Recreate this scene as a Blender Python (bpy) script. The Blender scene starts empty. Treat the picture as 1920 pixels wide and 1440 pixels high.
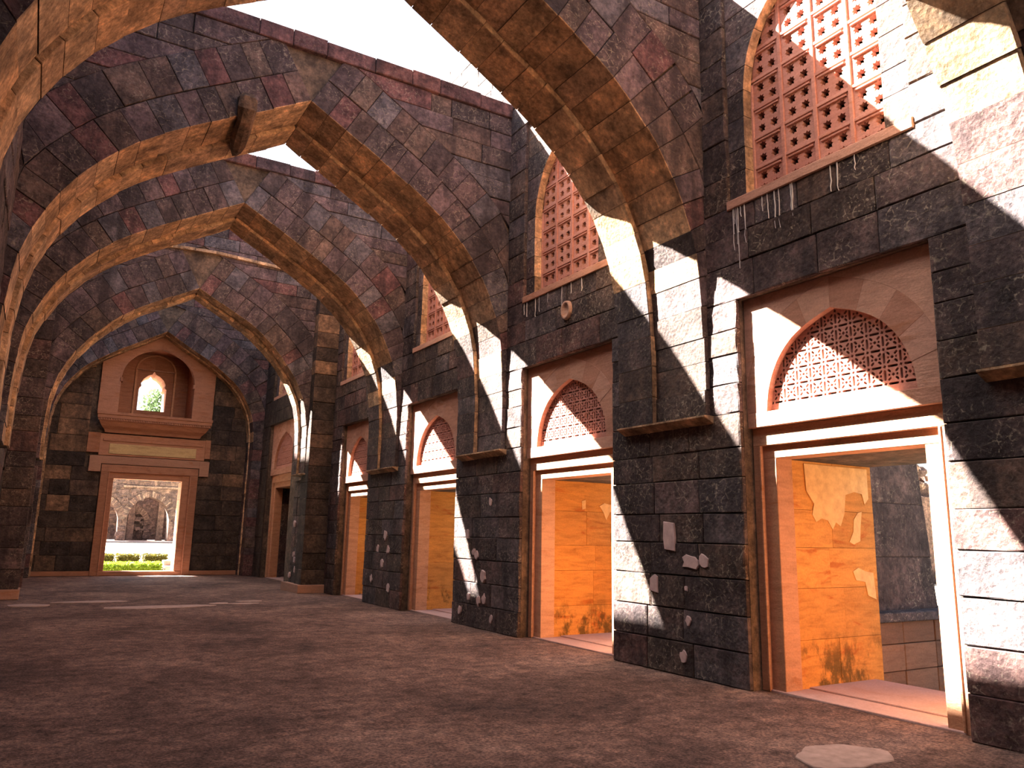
import bpy, bmesh, math, random
from mathutils import Vector, Matrix
rnd = random.Random(7)
S = bpy.context.scene
COL = S.collection
V3 = Vector

# ------------------------------------------------------------------ camera, sky, sun, exposure
pit, yaw, rol, FPX = .191364, .540577, .0195333, 1463.4
fw = V3((math.sin(yaw)*math.cos(pit), math.cos(yaw)*math.cos(pit), math.sin(pit)))
r0 = V3((math.cos(yaw), -math.sin(yaw), 0)); u0 = r0.cross(fw)
rt = r0*math.cos(rol) + u0*math.sin(rol); up = u0*math.cos(rol) - r0*math.sin(rol)
cd = bpy.data.cameras.new('camera'); cd.sensor_width = 36; cd.lens = FPX/1920*36; cd.clip_end = 400; cd.clip_start = .05
cam = bpy.data.objects.new('camera', cd); COL.objects.link(cam)
cam.matrix_world = Matrix(((rt.x, up.x, -fw.x, 0), (rt.y, up.y, -fw.y, 0), (rt.z, up.z, -fw.z, 1.55), (0, 0, 0, 1)))
S.camera = cam
W = bpy.data.worlds.new('sky'); S.world = W; W.use_nodes = True
wn = W.node_tree; bg = wn.nodes['Background']
sky = wn.nodes.new('ShaderNodeTexSky'); sky.sky_type = 'NISHITA'; sky.sun_disc = False
sky.sun_elevation = math.radians(44.3); sky.sun_rotation = math.radians(318.2); sky.air_density = 1.0; sky.dust_density = 4.0; sky.ozone_density = 1
hs = wn.nodes.new('ShaderNodeHueSaturation'); hs.inputs['Saturation'].default_value = .75
wn.links.new(sky.outputs[0], hs.inputs['Color']); wn.links.new(hs.outputs[0], bg.inputs[0]); bg.inputs[1].default_value = .42
sl = bpy.data.lights.new('sun', 'SUN'); sl.energy = 80; sl.angle = .0093; sl.color = (1, .95, .86)
so = bpy.data.objects.new('sun', sl); COL.objects.link(so)
so.location = (-20, 30, 40); so.rotation_euler = V3((1, -1.12, -1.467)).to_track_quat('-Z', 'Y').to_euler()
S.view_settings.view_transform = 'Standard'; S.view_settings.look = 'None'
S.view_settings.exposure = .68; S.view_settings.gamma = 1; S.view_settings.use_curve_mapping = False
S.cycles.use_denoising = True
S.cycles.diffuse_bounces = 6; S.cycles.max_bounces = 8
S.cycles.sample_clamp_indirect = 20

# ------------------------------------------------------------------ materials
class NT:
    def __init__(s, name):
        s.m = bpy.data.materials.new(name); s.m.use_nodes = True; s.t = s.m.node_tree; s.n = s.t.nodes
        s.b = s.n['Principled BSDF']; s.b.inputs['Roughness'].default_value = .9
        s.b.inputs['Specular IOR Level'].default_value = .15
    def new(s, ty, **k):
        n = s.n.new(ty)
        for a, b in k.items(): setattr(n, a, b)
        return n
    def link(s, a, b): s.t.links.new(a, b)
    def put(s, inp, v):
        if hasattr(v, 'is_linked') or isinstance(v, bpy.types.NodeSocket): s.link(v, inp)
        else: inp.default_value = v
    def math(s, op, a, b=0.0, c=None, clamp=False):
        n = s.new('ShaderNodeMath', operation=op, use_clamp=clamp); s.put(n.inputs[0], a); s.put(n.inputs[1], b)
        if c is not None: s.put(n.inputs[2], c)
        return n.outputs[0]
    def vmul(s, v, k):
        n = s.new('ShaderNodeVectorMath', operation='MULTIPLY'); s.link(v, n.inputs[0]); s.put(n.inputs[1], k); return n.outputs[0]
    def vadd(s, v, k):
        n = s.new('ShaderNodeVectorMath', operation='ADD'); s.link(v, n.inputs[0]); s.put(n.inputs[1], k); return n.outputs[0]
    def noise(s, v, sc, det=6, ro=.6, dist=0):
        n = s.new('ShaderNodeTexNoise'); s.link(v, n.inputs['Vector'])
        n.inputs['Scale'].default_value = sc; n.inputs['Detail'].default_value = det
        n.inputs['Roughness'].default_value = ro; n.inputs['Distortion'].default_value = dist
        return n.outputs[0]
    def voro(s, v, sc, feat='F1'):
        n = s.new('ShaderNodeTexVoronoi', feature=feat); s.link(v, n.inputs['Vector']); n.inputs['Scale'].default_value = sc
        return n.outputs['Distance']
    def ramp(s, f, st, interp='LINEAR'):
        n = s.new('ShaderNodeValToRGB'); r = n.color_ramp; r.interpolation = interp
        while len(r.elements) < len(st): r.elements.new(.5)
        for e, (p, c) in zip(r.elements, st):
            e.position = p; e.color = (*c, 1) if len(c) == 3 else c
        s.put(n.inputs[0], f); return n.outputs[0]
    def step(s, f, a, b):
        n = s.new('ShaderNodeMapRange', interpolation_type='SMOOTHSTEP'); s.put(n.inputs[0], f)
        n.inputs[1].default_value = a; n.inputs[2].default_value = b; return n.outputs[0]
    def mix(s, f, a, b, ty='MIX'):
        n = s.new('ShaderNodeMix', data_type='RGBA', blend_type=ty); s.put(n.inputs[0], f)
        for i, v in ((6, a), (7, b)):
            if isinstance(v, tuple): n.inputs[i].default_value = (*v, 1) if len(v) == 3 else v
            else: s.link(v, n.inputs[i])
        return n.outputs[2]
    def pos(s, rand=True):
        g = s.new('ShaderNodeNewGeometry'); v = g.outputs['Position']
        if rand:
            o = s.new('ShaderNodeObjectInfo'); s.rand = o.outputs['Random']
            k = s.math('MULTIPLY', s.rand, 83.0); c = s.new('ShaderNodeCombineXYZ')
            s.link(k, c.inputs[0]); s.link(s.math('MULTIPLY', s.rand, 41.0), c.inputs[1]); s.link(s.math('MULTIPLY', s.rand, 57.0), c.inputs[2])
            v2 = s.vadd(v, c.outputs[0]); s.wpos = v; return v2
        s.wpos = v; return v
    def bump(s, h, st, d):
        n = s.new('ShaderNodeBump'); n.inputs['Strength'].default_value = st; n.inputs['Distance'].default_value = d
        s.link(h, n.inputs['Height']); s.link(n.outputs[0], s.b.inputs['Normal'])
    def out(s, c): s.link(c, s.b.inputs['Base Color']); return s.m

def stone_mat(name, tones, fleck=.5, fleckc=(.46, .38, .28), black=.55, bumpd=.03, sat=None, grain=1.0):
    t = NT(name); p = t.pos(); w = t.wpos
    base = t.ramp(t.rand, [(i/len(tones), c) for i, c in enumerate(tones)], 'CONSTANT')
    n1 = t.noise(p, 2.6, 8, .68); n2 = t.noise(p, 13*grain, 6, .7)
    k = t.ramp(n1, [(.28, (.34, .33, .35)), (.5, (.95, .95, .95)), (.72, (2.0, 1.85, 1.72))])
    c = t.mix(1, base, k, 'MULTIPLY')
    k2 = t.ramp(n2, [(.3, (.45, .43, .43)), (.5, (1, 1, 1)), (.72, (1.7, 1.6, 1.5))])
    c = t.mix(.9, c, k2, 'MULTIPLY')
    # lichen: crackled pale net and flecks, in patches
    patch = t.step(t.noise(p, 1.7, 3, .5), .4, .6)
    vo = t.voro(t.vadd(p, t.vmul(t.new('ShaderNodeTexNoise').outputs[1], (.0, .0, .0))), 11, 'DISTANCE_TO_EDGE')
    net = t.math('SUBTRACT', 1, t.step(vo, .01, .09))
    net = t.math('MULTIPLY', net, t.step(t.noise(p, 19, 4, .7), .46, .62))
    fl = t.step(t.noise(p, 34, 5, .75), .58, .68)
    f = t.math('MULTIPLY', t.math('MAXIMUM', t.math('MULTIPLY', net, .9), fl), t.math('MULTIPLY_ADD', patch, .8, .14))
    c = t.mix(t.math('MULTIPLY', f, fleck), c, fleckc)
    # rain blackening running down, fixed in the world
    sv = t.vmul(w, (1.5, 1.5, .22)); st = t.step(t.noise(sv, 1.6, 5, .65), .48, .66)
    c = t.mix(t.math('MULTIPLY', st, black), c, (.022, .018, .02))
    h = t.math('ADD', t.math('MULTIPLY', t.noise(p, 9, 8, .72), 1.0), t.math('MULTIPLY', t.voro(p, 22), .35))
    t.bump(h, .75, bumpd)
    return t.out(c)

DARK = stone_mat('weathered_dark_stone', [(.074, .052, .052), (.058, .042, .042), (.092, .064, .064), (.07, .05, .045), (.092, .053, .05), (.08, .064, .068), (.062, .045, .044), (.09, .06, .05)], fleck=.62)
FACE = stone_mat('arch_face_stone', [(.08, .057, .061), (.062, .048, .051), (.1, .072, .08), (.085, .058, .054), (.105, .053, .055), (.09, .08, .092), (.07, .052, .055), (.1, .07, .062)], fleck=.45, black=.6)
BUFF = stone_mat('buff_soffit_stone', [(.45, .295, .175), (.39, .245, .145), (.49, .325, .2), (.35, .23, .15), (.43, .265, .15)], fleck=.25, fleckc=(.5, .38, .26), black=.42, bumpd=.045)
MOTT = stone_mat('end_wall_stone', [(.06, .044, .037), (.042, .033, .029), (.05, .038, .032), (.17, .105, .068), (.045, .034, .03), (.075, .052, .042), (.038, .03, .027), (.1, .066, .048)], fleck=.25, fleckc=(.36, .22, .13), black=.45)
CORE = stone_mat('mortar_core', [(.1, .072, .055)], fleck=.1, black=.4, bumpd=.02)
COPE = stone_mat('reddish_coping_stone', [(.095, .05, .052), (.08, .046, .05), (.125, .06, .055), (.072, .048, .055)], fleck=.2, black=.7)

def sand_mat(name, tones, streak=.5, stain=(.3, .1, .03), stainf=.45, bumpd=.012, dirt=.25, mould=0):
    t = NT(name); p = t.pos()
    base = t.ramp(t.rand, [(i/len(tones), c) for i, c in enumerate(tones)], 'CONSTANT')
    n = t.noise(t.vmul(p, (1.2, 1.2, 7)), 2.2, 7, .62, .6)
    c = t.mix(streak, base, t.ramp(n, [(.28, (.55, .45, .4)), (.5, (1, 1, 1)), (.72, (1.35, 1.3, 1.25))]), 'MULTIPLY')
    s2 = t.step(t.noise(t.vmul(p, (.8, .8, 3.0)), 1.5, 6, .65, .9), .55, .68)
    c = t.mix(t.math('MULTIPLY', s2, stainf), c, stain)
    d = t.step(t.noise(p, 2.2, 7, .7), .58, .74)
    c = t.mix(t.math('MULTIPLY', d, dirt), c, (.1, .07, .05))
    if mould:      # mildew along the foot of the slab
        sp = t.new('ShaderNodeSeparateXYZ'); t.link(t.wpos, sp.inputs[0])
        mk = t.math('MULTIPLY', t.math('SUBTRACT', 1, t.step(sp.outputs[2], .2, .75)), t.step(t.noise(t.vmul(t.wpos, (1, 1, .6)), 3.2, 7, .7), .5, .62))
        c = t.mix(t.math('MULTIPLY', mk, mould), c, (.07, .045, .012))
    g = t.noise(p, 45, 4, .6)
    c = t.mix(.5, c, t.ramp(g, [(.3, (.75, .75, .75)), (.7, (1.2, 1.2, 1.2))]), 'MULTIPLY')
    t.bump(t.math('ADD', t.noise(t.vmul(p, (1, 1, 3)), 14, 6, .6), t.math('MULTIPLY', g, .4)), .5, bumpd)
    return t.out(c)
SAND = sand_mat('pink_sandstone', [(.46, .24, .165), (.5, .28, .2), (.41, .205, .14), (.47, .26, .19)], dirt=.3)
FRAME = sand_mat('doorway_sandstone', [(.48, .25, .15), (.43, .215, .125), (.5, .275, .17)], dirt=.3)
GOLD = sand_mat('ochre_banded_sandstone', [(.5, .215, .05), (.46, .19, .042), (.52, .235, .06), (.44, .195, .05)], streak=.7, stain=(.33, .075, .012), stainf=.7, dirt=.12, mould=.85)
JALI = sand_mat('red_lattice_sandstone', [(.43, .2, .155), (.4, .18, .14), (.46, .225, .175)], streak=.35, dirt=.15)
ENDS = sand_mat('end_door_sandstone', [(.36, .175, .11), (.32, .15, .092), (.4, .2, .13)], dirt=.45)
PLB = sand_mat('dark_plinth_sandstone', [(.2, .1, .06), (.16, .085, .055), (.23, .12, .075)], dirt=.75, stainf=.3)
CREAM = sand_mat('cream_panel_stone', [(.52, .38, .2)], stain=(.36, .25, .1), stainf=.5)
SLAB = sand_mat('rose_threshold_stone', [(.42, .275, .25), (.39, .25, .225)], streak=.25, stainf=.15, dirt=.3)
PLINTH = sand_mat('plinth_sandstone', [(.4, .25, .19), (.36, .2, .14)], streak=.3, dirt=.35)

def flat_mat(name, c, var=.25, sc=9, bumpd=.004):
    t = NT(name); p = t.pos()
    n = t.noise(p, sc, 6, .65)
    t.bump(t.noise(p, 40, 4), .4, bumpd)
    return t.out(t.mix(1, c, t.ramp(n, [(.25, (1-var,)*3), (.75, (1+var,)*3)]), 'MULTIPLY'))
PLASTER = flat_mat('pale_pink_plaster', (.5, .36, .34))
OCHREPL = flat_mat('cream_plaster', (.62, .37, .16))
LIME = flat_mat('white_lime_streak', (.55, .52, .52))
CEM = flat_mat('pale_cement', (.36, .25, .21), .3)
DARKV = flat_mat('painted_dark_void', (.03, .024, .022))  # near black that paints the darkness of a hole and a passage end

def floor_mat():
    t = NT('trodden_lime_floor'); p = t.pos(False)
    n = t.noise(p, .55, 8, .7, .5); n2 = t.noise(p, 6, 8, .75); n3 = t.noise(p, 38, 5, .7)
    c = t.ramp(n, [(.32, (.062, .04, .036)), (.46, (.132, .08, .066)), (.57, (.19, .117, .095)), (.72, (.3, .195, .158))])
    c = t.mix(1, c, t.ramp(n2, [(.33, (.4, .38, .38)), (.5, (1, 1, 1)), (.66, (1.7, 1.6, 1.5))]), 'MULTIPLY')
    c = t.mix(1, c, t.ramp(n3, [(.35, (.42, .42, .42)), (.5, (1, 1, 1)), (.65, (1.75, 1.7, 1.6))]), 'MULTIPLY')
    sp = t.step(t.noise(p, 70, 2, .5), .7, .76)
    c = t.mix(t.math('MULTIPLY', sp, .6), c, (.5, .4, .34))
    t.bump(t.math('ADD', t.math('MULTIPLY', n2, .6), t.math('MULTIPLY', n3, .6)), 1.0, .035)
    return t.out(c)
FLOOR = floor_mat()
def ground_mat():
    t = NT('dry_pale_ground'); p = t.pos(False)
    c = t.ramp(t.noise(p, .4, 8, .7), [(.3, (.42, .34, .24)), (.7, (.6, .52, .4))])
    t.bump(t.noise(p, 8, 6), .5, .05); return t.out(c)
GROUND = ground_mat()
def leaf_mat(name, a, b):
    t = NT(name); p = t.pos(False)
    c = t.mix(t.noise(p, 5, 3), a, b); t.b.inputs['Roughness'].default_value = .6
    tr = t.new('ShaderNodeBsdfTranslucent'); t.link(c, tr.inputs[0]); mx = t.new('ShaderNodeMixShader'); mx.inputs[0].default_value = .4
    o = [n for n in t.n if n.type == 'OUTPUT_MATERIAL'][0]
    t.link(t.b.outputs[0], mx.inputs[1]); t.link(tr.outputs[0], mx.inputs[2]); t.link(mx.outputs[0], o.inputs[0])
    return t.out(c)
LEAF = leaf_mat('bright_hedge_leaf', (.12, .2, .015), (.22, .3, .03))
LEAFD = leaf_mat('brown_green_leaf', (.055, .055, .01), (.09, .07, .012))
LEAFT = leaf_mat('tree_leaf', (.06, .1, .04), (.1, .15, .07))
BARK = flat_mat('grey_bark', (.14, .1, .07))
RUIN = stone_mat('ruin_rubble_stone', [(.11, .07, .058), (.15, .1, .08), (.085, .057, .052), (.17, .12, .095)], fleck=.3, black=.35, bumpd=.08)

# ------------------------------------------------------------------ mesh helpers
def link(o, parent=None):
    COL.objects.link(o)
    if parent is not None:
        o.parent = parent
    return o
def meta(o, label, cat, kind=None, group=None):
    o['label'] = label; o['category'] = cat
    if kind: o['kind'] = kind
    if group: o['group'] = group
    return o
ROOT = {}
def root(name, loc, label, cat, kind=None, group=None):
    o = bpy.data.objects.new(name, None); o.location = loc; o.empty_display_size = .2
    link(o); return meta(o, label, cat, kind, group)
def off(parent):
    v = V3((0, 0, 0)); p = parent
    while p is not None: v += p.location; p = p.parent
    return v
def mesh(name, vs, fs, mats, parent=None, mi=None, smooth=False):
    me = bpy.data.meshes.new(name)
    if parent is not None:
        d = off(parent); vs = [(a-d.x, b-d.y, c-d.z) for a, b, c in vs]
    me.from_pydata(vs, [], fs)
    for m in (mats if isinstance(mats, (list, tuple)) else [mats]): me.materials.append(m)
    if mi: me.polygons.foreach_set('material_index', mi)
    if smooth: me.polygons.foreach_set('use_smooth', [True]*len(fs))
    return link(bpy.data.objects.new(name, me), parent)
class MB:
    def __init__(s): s.v, s.f, s.mi = [], [], []
    def add(s, vs, fs, mi=0):
        k = len(s.v); s.v += [tuple(v) for v in vs]; s.f += [tuple(i+k for i in f) for f in fs]
        s.mi += [mi]*len(fs) if isinstance(mi, int) else mi
    def box(s, x0, x1, y0, y1, z0, z1, mi=0):
        vs = [(x, y, z) for x in (x0, x1) for y in (y0, y1) for z in (z0, z1)]
        s.add(vs, [(0, 1, 3, 2), (4, 6, 7, 5), (0, 4, 5, 1), (2, 3, 7, 6), (0, 2, 6, 4), (1, 5, 7, 3)], mi)
    def build(s, name, mats, parent=None, smooth=False): return mesh(name, s.v, s.f, mats, parent, s.mi, smooth)
def inset(poly, d):
    n = len(poly); out = []
    A = sum(poly[i][0]*poly[(i+1) % n][1]-poly[(i+1) % n][0]*poly[i][1] for i in range(n)); sg = 1 if A > 0 else -1
    for i in range(n):
        a, b, c = poly[i-1], poly[i], poly[(i+1) % n]
        def nm(p, q):
            dx, dy = q[0]-p[0], q[1]-p[1]; l = math.hypot(dx, dy) or 1e-9; return (-dy/l*sg, dx/l*sg)
        n1, n2 = nm(a, b), nm(b, c); bx, by = n1[0]+n2[0], n1[1]+n2[1]; q = bx*bx+by*by
        k = 2/max(q, .6); out.append((b[0]+bx*d*k, b[1]+by*d*k))
    return out
# planes: (u,v) -> world at depth d (d grows towards the viewer)
def PR(X):  return lambda u, v, d: (X-d, u, v)          # right wall, u = Y, v = Z, faces -X
def PL(X):  return lambda u, v, d: (X+d, u, v)          # left wall
def PF(Y):  return lambda u, v, d: (u, Y-d, v)          # faces the camera (-Y), u = X
def PU(Z):  return lambda u, v, d: (u, v, Z+d)          # lies flat
def prism_data(poly, d0, d1, pl, ch=.008, edge_mi=None, mi=0, ends=True):
    n = len(poly); fr = inset(poly, ch) if ch else poly
    vs = [pl(u, v, d0) for u, v in poly] + [pl(u, v, d1-ch) for u, v in poly] + [pl(u, v, d1) for u, v in fr]
    fs, ms = [], []
    for i in range(n):
        j = (i+1) % n; e = edge_mi[i] if edge_mi else mi
        fs += [(i, j, n+j, n+i), (n+i, n+j, 2*n+j, 2*n+i)]; ms += [e, e]
    fs.append(tuple(range(2*n, 3*n))); ms.append(mi)
    if ends: fs.append(tuple(range(n-1, -1, -1))); ms.append(mi)
    return vs, fs, ms
def prism(name, poly, d0, d1, pl, mats, parent=None, ch=.008, edge_mi=None, ends=True):
    vs, fs, ms = prism_data(poly, d0, d1, pl, ch, edge_mi, 0, ends)
    o = mesh(name, vs, fs, mats, parent, ms); fixn(o); return o
def fixn(o):
    bm = bmesh.new(); bm.from_mesh(o.data); bmesh.ops.recalc_face_normals(bm, faces=bm.faces); bm.to_mesh(o.data); bm.free()
def rect(a, b, c, d): return [(a, c), (b, c), (b, d), (a, d)]

# unit stone variants: local x along, y up, z out of the wall (front at 0)
def unit_stone(seed, mat):
    r = random.Random(seed); xs = [-.5, -.47, 0, .47, .5]; NX, NY = 5, 5
    vs, fs = [], []
    for j in range(NY):
        for i in range(NX):
            x, y = xs[i], xs[j]; e = i in (0, NX-1) or j in (0, NY-1)
            z = -.035+r.uniform(-.02, .02) if e else r.uniform(-.035, .06)
            if e: x *= 1-r.uniform(0, .012); y *= 1-r.uniform(0, .02)
            vs.append((x, y, z))
    for j in range(NY-1):
        for i in range(NX-1):
            a = j*NX+i; fs.append((a, a+1, a+NX+1, a+NX))
    rim = [i for i in range(NX)] + [j*NX+NX-1 for j in range(1, NY)] + [(NY-1)*NX+i for i in range(NX-2, -1, -1)] + [j*NX for j in range(NY-2, 0, -1)]
    k = len(vs)
    for i in rim: vs.append((vs[i][0], vs[i][1], -1.0))
    n = len(rim)
    for i in range(n): fs.append((rim[i], k+i, k+(i+1) % n, rim[(i+1) % n]))
    me = bpy.data.meshes.new('stone'); me.from_pydata(vs, [], fs); me.materials.append(mat); return me
UNIT = {}
def unit(mat):
    if mat.name not in UNIT: UNIT[mat.name] = [unit_stone(s, mat) for s in range(7)]
    return rnd.choice(UNIT[mat.name])
def stone(parent, kind, pos, w, h, dep, mat, proud=0.0, gap=.0055):
    """one rectangular stone of a wall; pos = centre of its face"""
    o = bpy.data.objects.new('stone', unit(mat)); link(o, parent)
    d = off(parent); x, y, z = pos
    fl = -1 if rnd.random() < .5 else 1
    if kind == 'R': B = ((0, 0, -1), (-fl, 0, 0), (0, 1, 0)); x -= proud
    elif kind == 'L': B = ((0, 0, 1), (fl, 0, 0), (0, 1, 0)); x += proud
    else: B = ((fl, 0, 0), (0, 0, -1), (0, 1, 0)); y -= proud
    M = Matrix(((B[0][0]*(w-gap), B[0][1]*(h-gap), B[0][2]*dep, x-d.x), (B[1][0]*(w-gap), B[1][1]*(h-gap), B[1][2]*dep, y-d.y), (B[2][0]*(w-gap), B[2][1]*(h-gap), B[2][2]*dep, z-d.z), (0, 0, 0, 1)))
    o.matrix_basis = M
    return o
def rows(z0, z1, h):
    n = max(1, round((z1-z0)/h)); hs = [rnd.uniform(.82, 1.2) for _ in range(n)]; k = (z1-z0)/sum(hs); z = z0; out = []
    for a in hs: out.append((z, z+a*k)); z += a*k
    return out
def cuts(a, b, w):
    n = max(1, round((b-a)/w)); ws = [rnd.uniform(.65, 1.4) for _ in range(n)]; k = (b-a)/sum(ws); x = a; out = []
    for q in ws: out.append((x, x+q*k)); x += q*k
    return out
def stuffed(objs, parent, name):
    """join stones beyond the limit into one part"""
    vs, fs, mats, mi = [], [], [], []
    for o in objs:
        m = o.matrix_basis; k = len(vs); me = o.data
        if me.materials[0] not in mats: mats.append(me.materials[0])
        vs += [tuple(m @ v.co) for v in me.vertices]; fs += [tuple(i+k for i in p.vertices) for p in me.polygons]
        mi += [mats.index(me.materials[0])]*len(me.polygons)
        bpy.data.objects.remove(o)
    me = bpy.data.meshes.new(name); me.from_pydata(vs, [], fs)
    for m in mats: me.materials.append(m)
    me.polygons.foreach_set('material_index', mi)
    o = link(bpy.data.objects.new(name, me), parent); o['kind'] = 'stuff'; return o

# ------------------------------------------------------------------ layout (metres, hall runs along +Y)
XR, XL = 6.6, -.68
WTOP = 11.35
ARCHES = [(1.85, 3.35), (6.5, 8.0), (11.18, 12.68), (15.72, 17.22)]
DOORS = [(3.78, 6.05), (8.32, 10.68), (12.95, 15.3), (17.45, 19.46)]
WINS = [(3.84, 6.12), (8.4, 10.67), (13.05, 15.14), (17.6, 19.8)]

# ------------------------------------------------------------------ floor and ground
def build_floor():
    nx, ny = 30, 90; x0, x1, y0, y1 = XL-.3, 7.0, -1.6, 29.4; vs, fs = [], []
    for j in range(ny+1):
        for i in range(nx+1):
            vs.append((x0+(x1-x0)*i/nx, y0+(y1-y0)*j/ny, rnd.uniform(-.008, .006)))
    for j in range(ny):
        for i in range(nx):
            a = j*(nx+1)+i; fs.append((a, a+1, a+nx+2, a+nx+1))
    f = mesh('floor', vs, fs, FLOOR, None, None, True)
    meta(f, 'uneven trodden brown lime floor of the roofless hall', 'floor', 'structure')
    for cx, cy, rx, ry, s in [(5.28, 3.98, .38, .3, 3), (2.35, 17.5, .95, .33, 4), (1.25, 19.1, .72, .2, 5), (3.6, 17.95, .22, .14, 6), (4.05, 17.75, .3, .13, 7), (4.3, 18.3, .25, .13, 8), (.1, 18.6, .35, .3, 9)]:
        r = random.Random(s); n = 26
        ph = [r.uniform(0, 6.28) for _ in range(4)]
        pl = []
        for i in range(n):
            a = 2*math.pi*i/n; k = 1+.1*math.sin(2*a+ph[0])+.07*math.sin(3*a+ph[1])+.05*math.sin(7*a+ph[2])
            pl.append((cx+rx*k*math.cos(a), cy+ry*k*math.sin(a)))
        prism('cement_patch', pl, -.02, .012, PU(0), CEM, f, .006)
build_floor()
def gh(x, y):
    h = -.6
    if y > 46: h = -.6+1.02*min(1, (y-46)/18)
    if x > 8.4 and y < 32:
        h = -.32+.85*min(1, max(0, (x-10.5)/8))
        if y > 22: h += (-.6-h)*(y-22)/10
    return h
def build_ground():
    xs = [-60, -30, -12, -3, 2, 5, 7, 8.4, 9.5, 10.5, 12, 14, 16, 18.5, 22, 30, 45, 80]
    ys = [-40, -20, -8, 0, 4, 8, 12, 16, 22, 27, 32, 36, 40, 46, 52, 58, 64, 70, 80, 110, 160]
    vs = [(x, y, gh(x, y)) for y in ys for x in xs]; nx = len(xs)
    fs = [(j*nx+i, j*nx+i+1, (j+1)*nx+i+1, (j+1)*nx+i) for j in range(len(ys)-1) for i in range(nx-1)]
    g = mesh('ground', vs, fs, GROUND); meta(g, 'dry pale courtyard ground outside the hall', 'ground', 'structure')
build_ground()

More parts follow.
